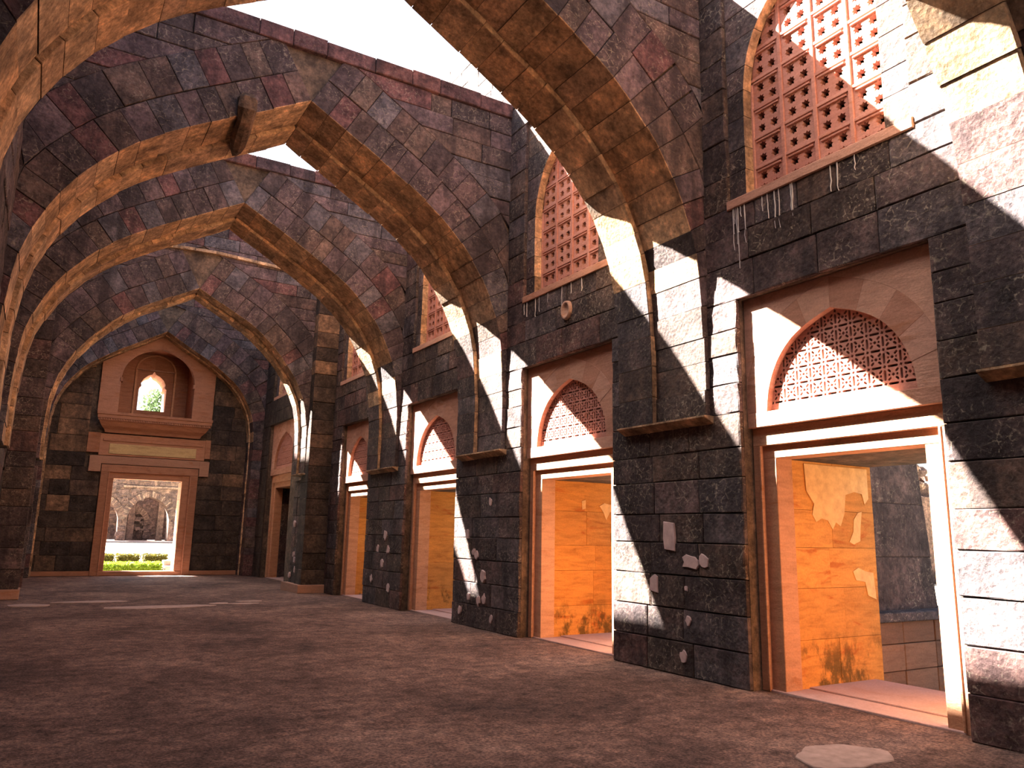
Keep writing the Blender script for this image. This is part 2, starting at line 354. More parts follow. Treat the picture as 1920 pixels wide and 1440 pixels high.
# ------------------------------------------------------------------ right wall
wr = root('wall_right', (XR, 10, 0), 'long dark stone wall with doorways and lattice windows', 'wall', 'structure')
def sub_iv(a, b, holes):
    segs = [(a, b)]
    for h0, h1 in holes:
        n = []
        for s, e in segs:
            if h1 <= s or h0 >= e: n.append((s, e)); continue
            if h0-s > .03: n.append((s, h0))
            if e-h1 > .03: n.append((h1, e))
        segs = n
    return segs
def right_wall():
    core = MB(); xa, xb = XR+.05, 8.5
    # core: solid strips between the recesses
    edges = [-1.6, -.9, 1.45]
    e = -1.6
    bays = [((-.85, 1.42), (-.8, 1.48))]+list(zip(DOORS, WINS))
    for (d0, d1), (w0, w1) in bays:
        lo, hi = min(d0, w0), max(d1, w1)
        core.box(xa, xb, e, lo, -.6, WTOP)
        for a, b, z0, z1 in ((lo, d0, -.6, 4.25), (d1, hi, -.6, 4.25), (lo, w0, 5.4, 8.62), (w1, hi, 5.4, 8.62)):
            if b-a > .005: core.box(xa, xb, a, b, z0, z1)
        core.box(xa, xb, lo, hi, 4.25, 5.36); core.box(xa, xb, lo, hi, 8.62, WTOP)
        core.box(7.12, xb, lo, hi, 5.36, 8.62)         # closed gallery behind the lattice
        core.box(7.1, xb, d0, d1, 2.43, 4.25)          # and behind the tympanum
        core.box(7.0, xb, d1-.18, d1, -.6, 2.43); core.box(7.0, xb, d0, d0+.2, -.6, 2.43)
        e = hi
    core.box(xa, xb, e, 24.2, -.6, WTOP)
    core.box(6.78, xb, 24.2, 27.4, 5.2, 6.0); core.box(6.78, xb, 24.2, 27.4, 9.6, WTOP); core.box(7.3, xb, 24.2, 27.4, 6, 9.6)
    core.box(7.3, xb, 24.2, 27.4, 3.0, 5.2); core.box(8.2, xb, 24.2, 27.4, -.6, 3.0)
    core.box(6.73, xb, 27.4, 31.2, -.6, WTOP)
    c = core.build('wall_core', CORE, wr)
    near, far = [], []
    # piers and strips, course by course
    for z0, z1 in rows(0, 2.95, .365)+rows(2.95, 4.25, .37)+rows(4.25, 5.38, .38)+rows(5.38, 8.62, .4)+rows(8.62, WTOP, .42):
        zm = (z0+z1)/2
        holes = list(DOORS) if zm < 4.25 else (list(WINS) if 5.38 < zm < 8.62 else [])
        if 2.95 < zm < 8.7: holes += [(a+.03, b-.03) for a, b in ARCHES]
        holes.sort()
        for a, b in sub_iv(2.2, 20.9, holes):
            if zm > 8.7 and b < 8.0: continue
            for p, q in cuts(a, b, .74 if zm < 5 else .68):
                o = stone(wr, 'R', (XR, (p+q)/2, zm), q-p, z1-z0, .16, DARK, rnd.uniform(-.004, .009))
                (near if len(near) < 10**6 else far).append((p, o, zm))
    # last bay, set back a little
    for z0, z1 in rows(0, 9.6, .45):
        zm = (z0+z1)/2; holes = [(24.2, 27.4)] if zm < 5.2 or 6 < zm < 9.6 else []
        for a, b in sub_iv(22.5, 29.2, holes):
            for p, q in cuts(a, b, .85):
                near.append((p, stone(wr, 'R', (6.7, (p+q)/2, zm), q-p, z1-z0, .16, MOTT, rnd.uniform(0, .02)), zm))
    near.sort(key=lambda t: math.hypot(t[0], 4.5)+max(0, t[2]-7.6)*8)
    if len(near) > 296: stuffed([o for _, o, _ in near[296:]], wr, 'distant_stonework')
    # pale repair plaster, lime drips
    pr = PR(XR)
    def blot(y, z, ry, rz, s, mat, nm, d=.026):
        r = random.Random(s); n = 11; pl = []
        for i in range(n):
            a = 2*math.pi*i/n; k = r.uniform(.6, 1.1); pl.append((y+ry*k*math.cos(a), z+rz*k*math.sin(a)))
        return prism(nm, pl, -.02, d, pr, mat, wr, .004)
    prism('plaster_patch', [(7.13, 1.73), (7.31, 1.75), (7.32, 1.55), (7.3, 1.42), (7.12, 1.4), (7.11, 1.55)], -.02, .028, pr, PLASTER, wr, .005)
    blot(6.87, 1.28, .15, .1, 1, PLASTER, 'plaster_patch'); blot(6.65, 1.31, .09, .09, 12, PLASTER, 'plaster_patch')
    blot(7.5, 1.0, .1, .13, 3, PLASTER, 'plaster_patch')
    for y, z, s in [(6.92, .62, .05), (6.95, .98, .03), (7.02, .22, .06)]: blot(y, z, s, s*1.2, int(y*100), PLASTER, 'plaster_patch')
    for y, z, s in [(12.4, 1.55, .07), (12.15, 1.25, .06), (12.05, 1.2, .07), (11.8, .85, .1), (11.75, .5, .07), (11.95, .45, .07), (12.3, .5, .06), (11.6, 2.1, .06), (11.5, .2, .06), (12.6, .25, .07),
                    (16.2, 1.5, .09), (16.0, 1.2, .08), (16.6, 1.2, .07), (16.3, .9, .09), (15.9, .4, .09), (16.9, .55, .08)]:
        blot(y, z, s, s*1.25, int(y*97), PLASTER, 'plaster_patch')
    r = random.Random(5)
    for w0, w1, n in ((3.84, 6.12, 15), (8.4, 10.67, 8)):
        for i in range(n):
            y = r.uniform(w0+.5, w1-.02); L = r.choice([.15, .25, .4, .6, 1.0])*r.uniform(.7, 1.2); z = 5.345; wd = r.uniform(.0025, .006)
            pl = []; k = 5
            ctr = [(y+r.uniform(-.012, .012)*j/k, z-L*j/k) for j in range(k+1)]
            pl = [(a-wd*(1-.6*j/k), b) for j, (a, b) in enumerate(ctr)]+[(a+wd*(1-.6*j/k), b) for j, (a, b) in reversed(list(enumerate(ctr)))]
            prism('lime_streak', pl, -.02, .012, pr, LIME, wr, 0)
    # carved boss under the second window
    vs, fs = [], []; n = 20
    prof = [(.0, .03), (.075, .035), (.085, .06), (.11, .065), (.12, .03), (.12, -.02)]
    for rr, dd in prof:
        for i in range(n):
            a = 2*math.pi*i/n; vs.append((XR-dd, 9.38+rr*math.cos(a), 4.92+1.25*rr*math.sin(a)))
    for j in range(len(prof)-1):
        for i in range(n): fs.append((j*n+i, j*n+(i+1) % n, (j+1)*n+(i+1) % n, (j+1)*n+i))
    mesh('carved_boss', vs, fs, PLINTH, wr, None, True)
right_wall()

# exterior buttresses seen through the open doorways
for k, (y0, y1) in enumerate([(6.12, 8.25)]):
    b = root('buttress', (9, y0, -.4), ['sooty battered buttress seen through the nearest open doorway'][k], 'buttress', 'structure')
    for i, (z0, z1) in enumerate(rows(.72, 9, .7)):
        f = lambda z: 10.2-(z-.72)*.125
        prism('stone', [(8.45, z0), (f(z0), z0), (f(z1)-.0, z1), (8.45, z1)], -2.0, rnd.uniform(-.01, .015), PF(y0), DARK, b, .01)
    for a, c in ((8.45, 9.15), (9.15, 9.8), (9.8, 10.5)):
        for z0, z1 in ((-.4, .05), (.05, .36), (.36, .62)):
            prism('plinth_stone', rect(a+.004, c-.004, z0+.004, z1-.004), -2.0, .17+rnd.uniform(0, .012), PF(y0), PLB, b, .008)
    prism('ledge_slab', rect(8.45, 10.62, .62, .73), -2.0, .24, PF(y0), DARK, b, .012)

# ------------------------------------------------------------------ pointed arch curves
def crv(pts, n=8):
    """Catmull-Rom through (dx,z)"""
    out = []
    P = [pts[0]]+pts+[pts[-1]]
    for i in range(1, len(P)-2):
        a, b, c, d = P[i-1], P[i], P[i+1], P[i+2]
        for k in range(n):
            t = k/n
            out.append(tuple(.5*((2*b[j])+(-a[j]+c[j])*t+(2*a[j]-5*b[j]+4*c[j]-d[j])*t*t+(-a[j]+3*b[j]-3*c[j]+d[j])*t**3) for j in (0, 1)))
    out.append(pts[-1]); return out
BIG = crv([(3.56, 2.95), (3.56, 3.8), (3.53, 4.4), (3.455, 4.98), (3.29, 5.45), (3.06, 5.9), (2.76, 6.3), (2.3, 6.75), (1.72, 7.15), (.88, 7.64), (0, 8.13)])
A4P = crv([(3.0, 3.05), (3.0, 3.8), (2.97, 4.4), (2.86, 4.95), (2.68, 5.35), (2.5, 5.67), (2.04, 6.24), (1.45, 6.77), (.94, 7.07), (0, 7.58)])
ENDP = crv([(3.14, 0.0), (3.14, 3.0), (3.14, 4.6), (3.08, 5.3), (2.9, 5.85), (2.6, 6.35), (2.2, 6.78), (1.6, 7.22), (1.0, 7.58), (0, 8.18)])
def resample(c, step):
    L = [0]
    for a, b in zip(c, c[1:]): L.append(L[-1]+math.hypot(b[0]-a[0], b[1]-a[1]))
    n = max(2, round(L[-1]/step)); out = []
    return L, n
def at(c, L, s):
    s = min(max(s, 0), L[-1])
    for i in range(len(c)-1):
        if L[i+1] >= s or i == len(c)-2:
            t = (s-L[i])/max(1e-9, L[i+1]-L[i]); x = c[i][0]+(c[i+1][0]-c[i][0])*t; z = c[i][1]+(c[i+1][1]-c[i][1])*t
            i0, i1 = max(0, i-1), min(len(c)-1, i+2)
            dx, dz = c[i1][0]-c[i0][0], c[i1][1]-c[i0][1]; l = math.hypot(dx, dz)
            return x, z, dz/l, -dx/l      # point + outward normal (away from the opening)
def build_arch(name, label, y0, y1, prof0, cx, xw, top, coped=True, thick=(.5, .55), facemat=None, order=.07, ledge=True, side=(-1, 1), kl=1.0):
    facemat = facemat or FACE
    r = root(name, (cx, (y0+y1)/2, 0), label, 'arch', 'structure')
    prof = prof0; L, _ = resample(prof, .3); tot = L[-1]; hw = xw
    ym = y0+(y1-y0)*.57
    def mkext():
        ext = []
        for i in range(60):
            x, z, nx, nz = at(prof, L, tot*i/59); k = thick[0]+thick[1]; ext.append((x+nx*k, z+nz*k))
        ext = [(min(x, hw), min(z, top-.02)) for x, z in ext if x > 0]
        ext[-1] = (0, min(ext[-1][1], top-.02)); return ext
    ext = mkext()
    def extx(z):
        best = 0
        for (a, b), (c, d) in zip(ext, ext[1:]):
            if min(b, d) <= z <= max(b, d) and abs(d-b) > 1e-6:
                best = max(best, a+(c-a)*(z-b)/(d-b))
        return best if z > ext[0][1] else hw
    def ring(sgn, o0, o1, step, ya, yb, phase, soff, first, fm=None):
        n = max(3, round(tot/step)); ks = [0]+[(i+rnd.uniform(-.16, .16))/n for i in range(1, n)]+[1]
        for a, b in zip(ks, ks[1:]):
            g = .003/tot; a2, b2 = a+g, b-(g if b < 1 else g*.6)
            pts = []
            xa, za, nxa, nza = at(prof, L, a2*tot); xb, zb, nxb, nzb = at(prof, L, b2*tot)
            j = rnd.uniform(-.008, .008) if first else .004
            i0 = (xa+nxa*(o0+j), za+nza*(o0+j)); i1 = (xb+nxb*(o0+j), zb+nzb*(o0+j))
            q0 = (xa+nxa*o1, za+nza*o1); q1 = (xb+nxb*o1, zb+nzb*o1)
            poly = [i0, q0, q1, i1]
            # keep the stone on its own side of the crown and inside the wall line
            poly = [(min(max(x, .002), hw+.015), min(z, top-.01)) for x, z in poly]
            w = abs(sum(poly[i][0]*poly[(i+1) % 4][1]-poly[(i+1) % 4][0]*poly[i][1] for i in range(4)))/2
            if w < .006: continue
            pw = [(cx+sgn*x, z) for x, z in poly]
            d = rnd.uniform(-.008, .014)
            prism('voussoir', pw, -(yb-ya), d, PF(ya), [fm or facemat, DARK if (sgn > 0 and (za+zb)/2 < 4.9+rnd.uniform(-.5, .5)) else BUFF], r, .007, [0, 0, 0, 1] if first else None, True)
    halves = {}
    for sgn in side:
        prof = [(x*(kl if sgn < 0 else 1), z) for x, z in prof0]; L, _ = resample(prof, .3); tot = L[-1]
        ext = mkext(); halves[sgn] = [(x+.03*nx, z+.03*nz) for x, z, nx, nz in (at(prof, L, tot*i/40) for i in range(41))]
        ring(sgn, 0, thick[0], .33, y0, ym, 0, True, True)
        ring(sgn, thick[0]+.008, thick[0]+thick[1], .36, y0, y0+.5, .5, False, False)
        # rear order stands a little further into the opening
        ring(sgn, -order, thick[0], .36, ym+.004, y1, .3, True, True, BUFF)
        # spandrel courses
        zt = top-(.27 if coped else 0)
        z = ext[0][1] if ext[0][0] < hw-.05 else max([p[1] for p in ext if p[0] >= hw-.02]+[ext[0][1]])
        for z0, z1 in rows(z, zt, .3):
            xa, xb = extx(z0+.004), extx(z1-.004)
            if xa > hw-.06 and xb > hw-.06: continue
            xm = max(xa, xb); 
            cs = cuts(xm, hw, .62) if hw-xm > .3 else [(xm, hw)]
            for i, (p, q) in enumerate(cs):
                if i == 0: poly = [(xa+.006, z0+.005), (q-.005, z0+.005), (q-.005, z1-.005), (xb+.006, z1-.005)]
                else: poly = rect(p+.005, q-.005, z0+.005, z1-.005)
                prism('spandrel_stone', [(cx+sgn*a, b) for a, b in poly], -.4, rnd.uniform(-.008, .016), PF(y0), [facemat], r, .009)
    if coped:
        for p, q in cuts(cx-hw, cx+hw, .75):
            prism('coping_stone', rect(p+.004, q-.004, top-.265, top+rnd.uniform(-.02, .015)), -(y1-y0)-.02, .05+rnd.uniform(-.01, .015), PF(y0), COPE, r, .012)
    # core
    for o_, d0_, d1_ in ((.03, ym-y0+.05, .05), (.035-order, y1-y0-.003, ym-y0+.03)):
        hv = {}
        for sgn in (-1, 1):
            prof = [(x*(kl if sgn < 0 else 1), z) for x, z in prof0]; L, _ = resample(prof, .3); tot = L[-1]
            hv[sgn] = [(x+o_*nx, z+o_*nz) for x, z, nx, nz in (at(prof, L, tot*i/40) for i in range(41))]
        half = hv[1]; half[-1] = (0, half[-1][1])
        poly = [(cx+x, z) for x, z in half]+[(cx-x, z) for x, z in reversed(hv[-1][:-1])]
        poly += [(cx-hw-.02, half[0][1]), (cx-hw-.02, top-.2), (cx+hw+.02, top-.2), (cx+hw+.02, half[0][1])]
        prism('arch_core', poly, -d0_, -d1_, PF(y0), CORE, r, 0)
    if ledge:
        for sgn in (1,):
            za = prof[0][1]; x0, x1 = prof[0][0]-order-.006, hw+.05
            pl = [(cx+sgn*x1, za-.1), (cx+sgn*(hw+.0), za-.1), (cx+sgn*(x0+.03), za-.035), (cx+sgn*x0, za-.02), (cx+sgn*x0, za), (cx+sgn*x1, za)]
            prism('corbel_ledge', pl, -(y1-y0)-.04, .05, PF(y0), [BUFF], r, .006)
    return r
AL = ['stone arch at the right edge, only its right leg in view', 'nearest full stone arch, crossing the top of the picture', 'second full stone arch, crown broken by a bracket stub', 'third stone arch, just behind the arch with the bracket stub']
HS = 3.57
for k, (a, b) in enumerate(ARCHES):
    r = build_arch('stone_arch', AL[k], a, b, BIG, 2.97, 3.64, [9.0, 8.72, 9.22, 9.2][k], kl=[1.05, 1.045, 1.01, 1.0][k])
    if k == 2:   # broken stub of an iron-stained bracket on the left soffit
        vs, fs = [], []; n = 9; ss = random.Random(2)
        path = [(2.0, 11.06, 7.86, .07), (2.0, 11.05, 7.78, .14), (2.0, 11.06, 7.64, .15), (2.01, 11.2, 7.53, .13), (2.03, 11.5, 7.5, .12), (2.06, 11.85, 7.48, .13), (2.08, 12.1, 7.47, .09), (2.1, 12.35, 7.49, .04)]
        for q, (x, y, z, rr) in enumerate(path):
            a_, b_ = path[max(0, q-1)], path[min(len(path)-1, q+1)]; dv = V3((b_[0]-a_[0], b_[1]-a_[1], b_[2]-a_[2])).normalized(); e1 = V3((1, 0, 0)); e2 = dv.cross(e1).normalized()
            for i_ in range(n):
                an = 2*math.pi*i_/n; v = V3((x, y, z))+(e1*math.cos(an)+e2*math.sin(an)*.8)*rr*ss.uniform(.75, 1.2); vs.append(tuple(v))
        for q in range(len(path)-1):
            for i_ in range(n): fs.append((q*n+i_, q*n+(i_+1) % n, (q+1)*n+(i_+1) % n, (q+1)*n+i_))
        fs += [tuple(range(n-1, -1, -1)), tuple(range((len(path)-1)*n, len(path)*n))]
        mesh('bracket_stub', vs, fs, MOTT, r)

# arch on the pilasters in front of the last bay, top broken down
a4 = build_arch('stone_arch', 'farthest free standing stone arch, on pilasters with pale plinths', 20.52, 21.4, A4P, 2.97, 3.6, 9.95, coped=False, ledge=True)
for k_ in range(9):
    xa_, xb_ = 1.2+k_*.52, 1.2+(k_+1)*.52; zz = lambda x: 8.6-.05*abs(x-3.2)
    prism('ledge_stone', [(xa_+.003, zz(xa_)-.05), (xb_-.003, zz(xb_)-.05), (xb_-.003, zz(xb_)+.03), (xa_+.003, zz(xa_)+.03)], -.2, .09, PF(20.52), [BUFF], a4, .01)
for sgn, xa, xb in ((1, 5.99, 6.62), (-1, -.66, -.1)):
    p = root('pilaster', ((xa+xb)/2, 20.8, 0), 'square stone pilaster at the %s wall with a pale plinth' % ('right' if sgn > 0 else 'left'), 'pilaster', 'structure')
    for z0, z1 in rows(.2, 9.1, .42):
        prism('stone', rect(xa+.004, xb, z0+.004, z1-.004), -.6, rnd.uniform(-.005, .015), PF(20.22), MOTT if sgn > 0 else DARK, p, .01)
    # lower pier under the arch
    q0, q1 = (6.04, 6.72) if sgn > 0 else (-.7, -.03)
    for z0, z1 in rows(.2, 2.9, .42):
        for ya, yb in ((20.82, 21.2), (21.2, 21.55)):
            if sgn > 0: prism('stone', rect(ya+.004, yb-.004, z0+.004, z1-.004), -.6, rnd.uniform(-.005, .012), PR(6.05), DARK, p, .01)
            else: prism('stone', rect(ya+.004, yb-.004, z0+.004, z1-.004), -.6, rnd.uniform(-.005, .012), PL(-.04), DARK, p, .01)
    d = .09
    if sgn > 0: prism('plinth_block', rect(xa-d, xb+.02, 0, .21), -1.5, .06, PF(20.2), PLINTH, p, .012)
    else: prism('plinth_block', rect(xa-.02, xb+.03, 0, .21), -1.5, .06, PF(20.2), PLINTH, p, .012)
    pr = random.Random(3)
    if sgn > 0:
        for y, z in [(20.5, 2.7), (20.42, 2.35), (20.6, 2.05), (21.2, 1.75), (20.55, 1.55), (20.8, 1.3), (21.1, .95), (21.0, .8), (20.6, .9), (20.9, .55), (20.45, .6), (21.4, .4)]:
            pl = [(y+.08*pr.uniform(.6, 1.1)*math.cos(i*.7), z+.09*pr.uniform(.6, 1.2)*math.sin(i*.7)) for i in range(9)]
            prism('plaster_patch', pl, -.01, .03, PR(6.03), PLASTER, p, .003)

# arch against the end wall and the gable above it
ea = build_arch('stone_arch', 'stone arch set against the end wall, framing its balcony', 28.35, 29.2, ENDP, 3.22, 3.6, 13.3, coped=False, thick=(.5, .6), order=.05, ledge=False)

# ------------------------------------------------------------------ left wall (seen at a grazing angle) and the wall behind the camera
wl = root('wall_left', (XL, 10, 0), 'dark stone side wall close by on the left', 'wall', 'structure')
m = MB(); m.box(XL-1.7, XL-.05, -1.6, 22, -.6, 11.35); m.box(XL-1.7, XL-.05, 22, 31.2, -.6, 13.3); m.build('wall_core', CORE, wl)
ls = []
for z0, z1 in rows(0, 9.2, .44):
    zm = (z0+z1)/2
    for a, b in sub_iv(7.6, 20.6, [(p+.03, q-.03) for p, q in ARCHES] if zm > 2.95 else []):
        for p, q in cuts(a, b, .95): ls.append(stone(wl, 'L', (XL, (p+q)/2, zm), q-p, z1-z0, .15, DARK, rnd.uniform(-.005, .02)))
if len(ls) > 298: stuffed(ls[298:], wl, 'distant_stonework')
wf = MB(); wf.box(XL-1.7, 8.5, -3.0, -1.55, -.6, WTOP); o = wf.build('wall_front', DARK); meta(o, 'stone end wall behind the viewer', 'wall', 'structure')

# ------------------------------------------------------------------ doorways
def arch_pts(c, w, z0, za, n=10, bulge=.62):
    """pointed arch outline, from right spring over the apex to left spring; c centre, w half width"""
    h = za-z0; P = crv([(1, 0), (.955, .26), (.83, .52), (.62, .74), (.34, .89), (0, 1.0)], 4)
    R = [(c-w*x, z0+h*z) for x, z in P]; Lf = [(c+w*x, z0+h*z) for x, z in reversed(P[:-1])]
    return R+Lf
def curve_mesh(name, outer, holes, thick):
    cu = bpy.data.curves.new(name, 'CURVE'); cu.dimensions = '2D'; cu.fill_mode = 'BOTH'; cu.extrude = thick/2
    for pl in [outer]+holes:
        s = cu.splines.new('POLY'); s.points.add(len(pl)-1); s.use_cyclic_u = True
        for p, (x, y) in zip(s.points, pl): p.co = (x, y, 0, 1)
    o = bpy.data.objects.new(name, cu); COL.objects.link(o)
    me = bpy.data.meshes.new_from_object(o.evaluated_get(bpy.context.evaluated_depsgraph_get()))
    bpy.data.objects.remove(o); bpy.data.curves.remove(cu)
    me.name = name; return me
def star(cx, cy, r1, r2, n, rot=0):
    return [(cx+(r1 if i % 2 == 0 else r2)*math.cos(rot+math.pi*i/n), cy+(r1 if i % 2 == 0 else r2)*math.sin(rot+math.pi*i/n)) for i in range(2*n)]
def slot(cx, cy, a, L, w):
    c, s = math.cos(a), math.sin(a)
    return [(cx+c*x-s*y, cy+s*x+c*y) for x, y in ((-L, -w*.5), (-L+w*.6, -w), (L-w*.6, -w), (L, -w*.5), (L, w*.5), (L-w*.6, w), (-L+w*.6, w), (-L, w*.5))]
def inside(p, poly):
    x, y = p; r = False; n = len(poly)
    for i in range(n):
        (a, b), (c, d) = poly[i], poly[(i+1) % n]
        if (b > y) != (d > y) and x < (c-a)*(y-b)/(d-b)+a: r = not r
    return r
def lattice_mesh():
    w, h = .93, 1.03; outer = arch_pts(0, w, 0, h); lim = inset([(p[0], p[1]) for p in outer], .035)
    lim = [(x, max(y, .05)) for x, y in lim]; holes = []; g = .172
    for j in range(0, 7):
        for i in range(-6, 7):
            x, y = i*g, .1+j*g
            cand = [star(x, y, .02, .012, 4, .39)]
            cand += [slot(x+g/2, y, 0, .052, .0125), slot(x, y+g/2, math.pi/2, .052, .0125)]
            for sx in (-1, 1):
                for sy in (-1, 1):
                    cand.append(slot(x+sx*.046, y+sy*.046, math.atan2(sy, sx), .021, .0115))
            cand.append([(x+g/2+.019*math.cos(q*math.pi/2), y+g/2+.019*math.sin(q*math.pi/2)) for q in range(4)])
            for sx in (-1, 1): cand.append(slot(x+g/2+sx*.041, y+g/2, math.pi/2, .012, .010))
            for c in cand:
                if all(inside(p, lim) and p[1] > .045 for p in c): holes.append(c)
    return curve_mesh('lattice', outer, holes, .05)
LATT = lattice_mesh(); LATT.materials.append(JALI)
def put(me, name, parent, M):
    o = bpy.data.objects.new(name, me); link(o, parent); d = off(parent)
    o.matrix_basis = Matrix.Translation(-d) @ M; return o
def wallM(X, y, z, sy=1, sz=1, sd=1):   # mesh drawn in (x,y) -> right wall plane, x -> -Y
    return Matrix(((0, 0, -sd, X), (-sy, 0, 0, y), (0, sz, 0, z), (0, 0, 0, 1)))
DL = ['nearest sandstone doorway, wide open with a sunlit right jamb', 'second sandstone doorway from the right, ochre reveal with two plaster scraps',
      'third sandstone doorway from the right, between two plaster spotted piers', 'fourth sandstone doorway, narrow sliver beside the pilaster', 'unlit sandstone doorway in the far corner bay, tallest on the right wall']
def doorway(k, y0, y1, H, X=XR):
    d = root('door_%d' % (k+1), (X, (y0+y1)/2, 0), DL[k], 'doorway', 'structure')
    sy = (y1-y0)/2.27; sz = H/4.25; c = (y0+y1)/2; zt = 2.77*sz
    pt = PR(X+.12)
    # tympanum: voussoirs round a pointed lattice, corner slabs, sill slab
    wi, zs, za = .86*sy, 2.93*sz, 3.9*sz
    inn = arch_pts(c, wi, zs, za); out = arch_pts(c, wi+.32*sy, zs, za+.33*sz)
    n = len(inn); st = 4; idx = list(range(0, n, st))
    if idx[-1] != n-1: idx.append(n-1)
    cl = lambda p: (min(max(p[0], y0+.002), y1-.002), min(p[1], H-.003))
    for a, b in zip(idx, idx[1:]):
        pl = [inn[i] for i in range(a, b+1)]+[cl(out[i]) for i in range(b, a-1, -1)]
        prism('voussoir', pl, -.16, rnd.uniform(-.002, .003), pt, SAND, d, .003)
    mid = n//2
    ro = [cl(p) for p in out[:mid+1]]; lo = [cl(p) for p in out[mid:]]
    prism('corner_slab', ro+[(out[mid][0], H), (y0, H)], -.16, .002, pt, SAND, d, .003)
    prism('corner_slab', [(y1, H), (out[mid][0], H)]+lo, -.16, .002, pt, SAND, d, .003)
    prism('sill_slab', rect(y0, y1, zt, zs), -.16, .003, pt, SAND, d, .004)
    put(LATT, 'lattice_panel', d, wallM(X+.22, c, zs, wi/.88, (za-zs)/.985))
    prism('backing_slab', rect(y0, y1, zt, H), -.06, 0, PR(X+.5), GOLD, d, 0)
    # two fasciae stepping in
    oy0, oy1, oz = c-.815*sy, c+.865*sy, 2.43*sz
    def frame(nm, a0, a1, b0, b1, ztop, zbot, x, dep, mat):
        pp = PR(x)
        prism(nm+'_lintel', rect(a0, a1, zbot, ztop), -dep, 0, pp, mat, d, .006)
        prism(nm+'_jamb', rect(a0, b0, 0, zbot), -dep, 0, pp, mat, d, .006)
        prism(nm+'_jamb', rect(b1, a1, 0, zbot), -dep, 0, pp, mat, d, .006)
    frame('fascia', y0, y1, oy0-.18*sy, oy1+.17*sy, zt, 2.57*sz, X+.185, .12, FRAME)
    frame('inner_frame', oy0-.2*sy, oy1+.2*sy, oy0, oy1, 2.6*sz, oz, X+.235, .25, FRAME)
    # bead along the step
    for yb in (oy1+.17*sy, oy0-.18*sy):
        prism('bead', rect(yb-.014, yb+.014, .02, 2.57*sz), -.02, .012, PR(X+.185), FRAME, d, .006)
    # passage through the wall: ochre reveals in courses, corner doorway's shade painted as dark stone
    z = 0
    pa, pb = X+.42, (8.5 if k < 4 else 8.2)
    for side_, yy in (('far', oy1), ('near', oy0)):
        for z0, z1 in rows(0, oz, .5):
            for p, q in cuts(pa, pb, .75):
                pln = PF(yy) if side_ == 'far' else (lambda u, v, dd, yy=yy: (u, yy+dd, v))
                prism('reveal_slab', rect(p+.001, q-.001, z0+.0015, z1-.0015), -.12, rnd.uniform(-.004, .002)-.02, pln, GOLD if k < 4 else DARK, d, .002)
    prism('soffit_slab', rect(X+.3, pb, oy0-.1, oy1+.1), -.1, 0, (lambda u, v, dd: (u, v, oz+.001-dd)), GOLD, d, 0)
    prism('threshold_slab', rect(X+.2, X+.62, oy0-.3, oy1+.3), -.2, .02, PU(0), SLAB, d, .006)
    prism('threshold_slab', rect(X+.625, pb-.15, oy0-.3, oy1+.3), -.2, .035, PU(0), SLAB, d, .006)
    if k == 4: prism('painted_dark_back', rect(oy0-.3, oy1+.3, 0, oz+.2), -.05, 0, PR(8.15), DARKV, d, 0)  # near-black sheet painting the unlit interior of the corner passage
    return d, c, oy1
doorinfo = [doorway(k, a, b, 4.25) for k, (a, b) in enumerate(DOORS)]
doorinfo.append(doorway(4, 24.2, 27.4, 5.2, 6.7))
def scrap(d, yy, pts, mat=OCHREPL, dep=.006):
    prism('plaster_or_hole_scrap', pts, -.03, dep, PF(yy+.018), mat, d, .002)
d1, c1, o1 = doorinfo[0]
scrap(d1, o1, [(7.3, 2.4), (8.42, 2.4), (8.42, 2.05), (8.34, 1.98), (8.3, 2.1), (8.16, 2.12), (8.0, 2.08), (7.96, 1.86), (7.88, 1.72), (7.8, 1.76), (7.74, 1.68), (7.66, 1.78), (7.56, 1.8), (7.46, 1.76), (7.4, 1.84), (7.44, 1.96), (7.32, 2.1)])
scrap(d1, o1, [(8.02, 1.55), (8.1, 1.52), (8.22, 1.56), (8.24, 1.72), (8.28, 1.9), (8.2, 1.88), (8.12, 1.8), (8.1, 1.66)])
scrap(d1, o1, [(8.05, 1.22), (8.15, 1.26), (8.28, 1.22), (8.42, 1.2), (8.45, .9), (8.3, .95), (8.26, 1.1), (8.1, 1.12)])
d2, c2, o2 = doorinfo[1]
scrap(d2, o2, [(7.62, 2.12), (7.7, 2.14), (7.7, 2.0), (7.63, 1.98)])
scrap(d2, o2, [(8.22, 1.62), (8.33, 1.62), (8.33, 1.46), (8.22, 1.47)], DARKV)  # dark plate painted in for a square hole in the reveal
scrap(d2, o2, [(7.98, 2.05), (8.08, 2.1), (8.2, 2.08), (8.4, 2.08), (8.34, 1.98), (8.2, 1.96), (8.12, 1.82), (8.06, 1.95)])

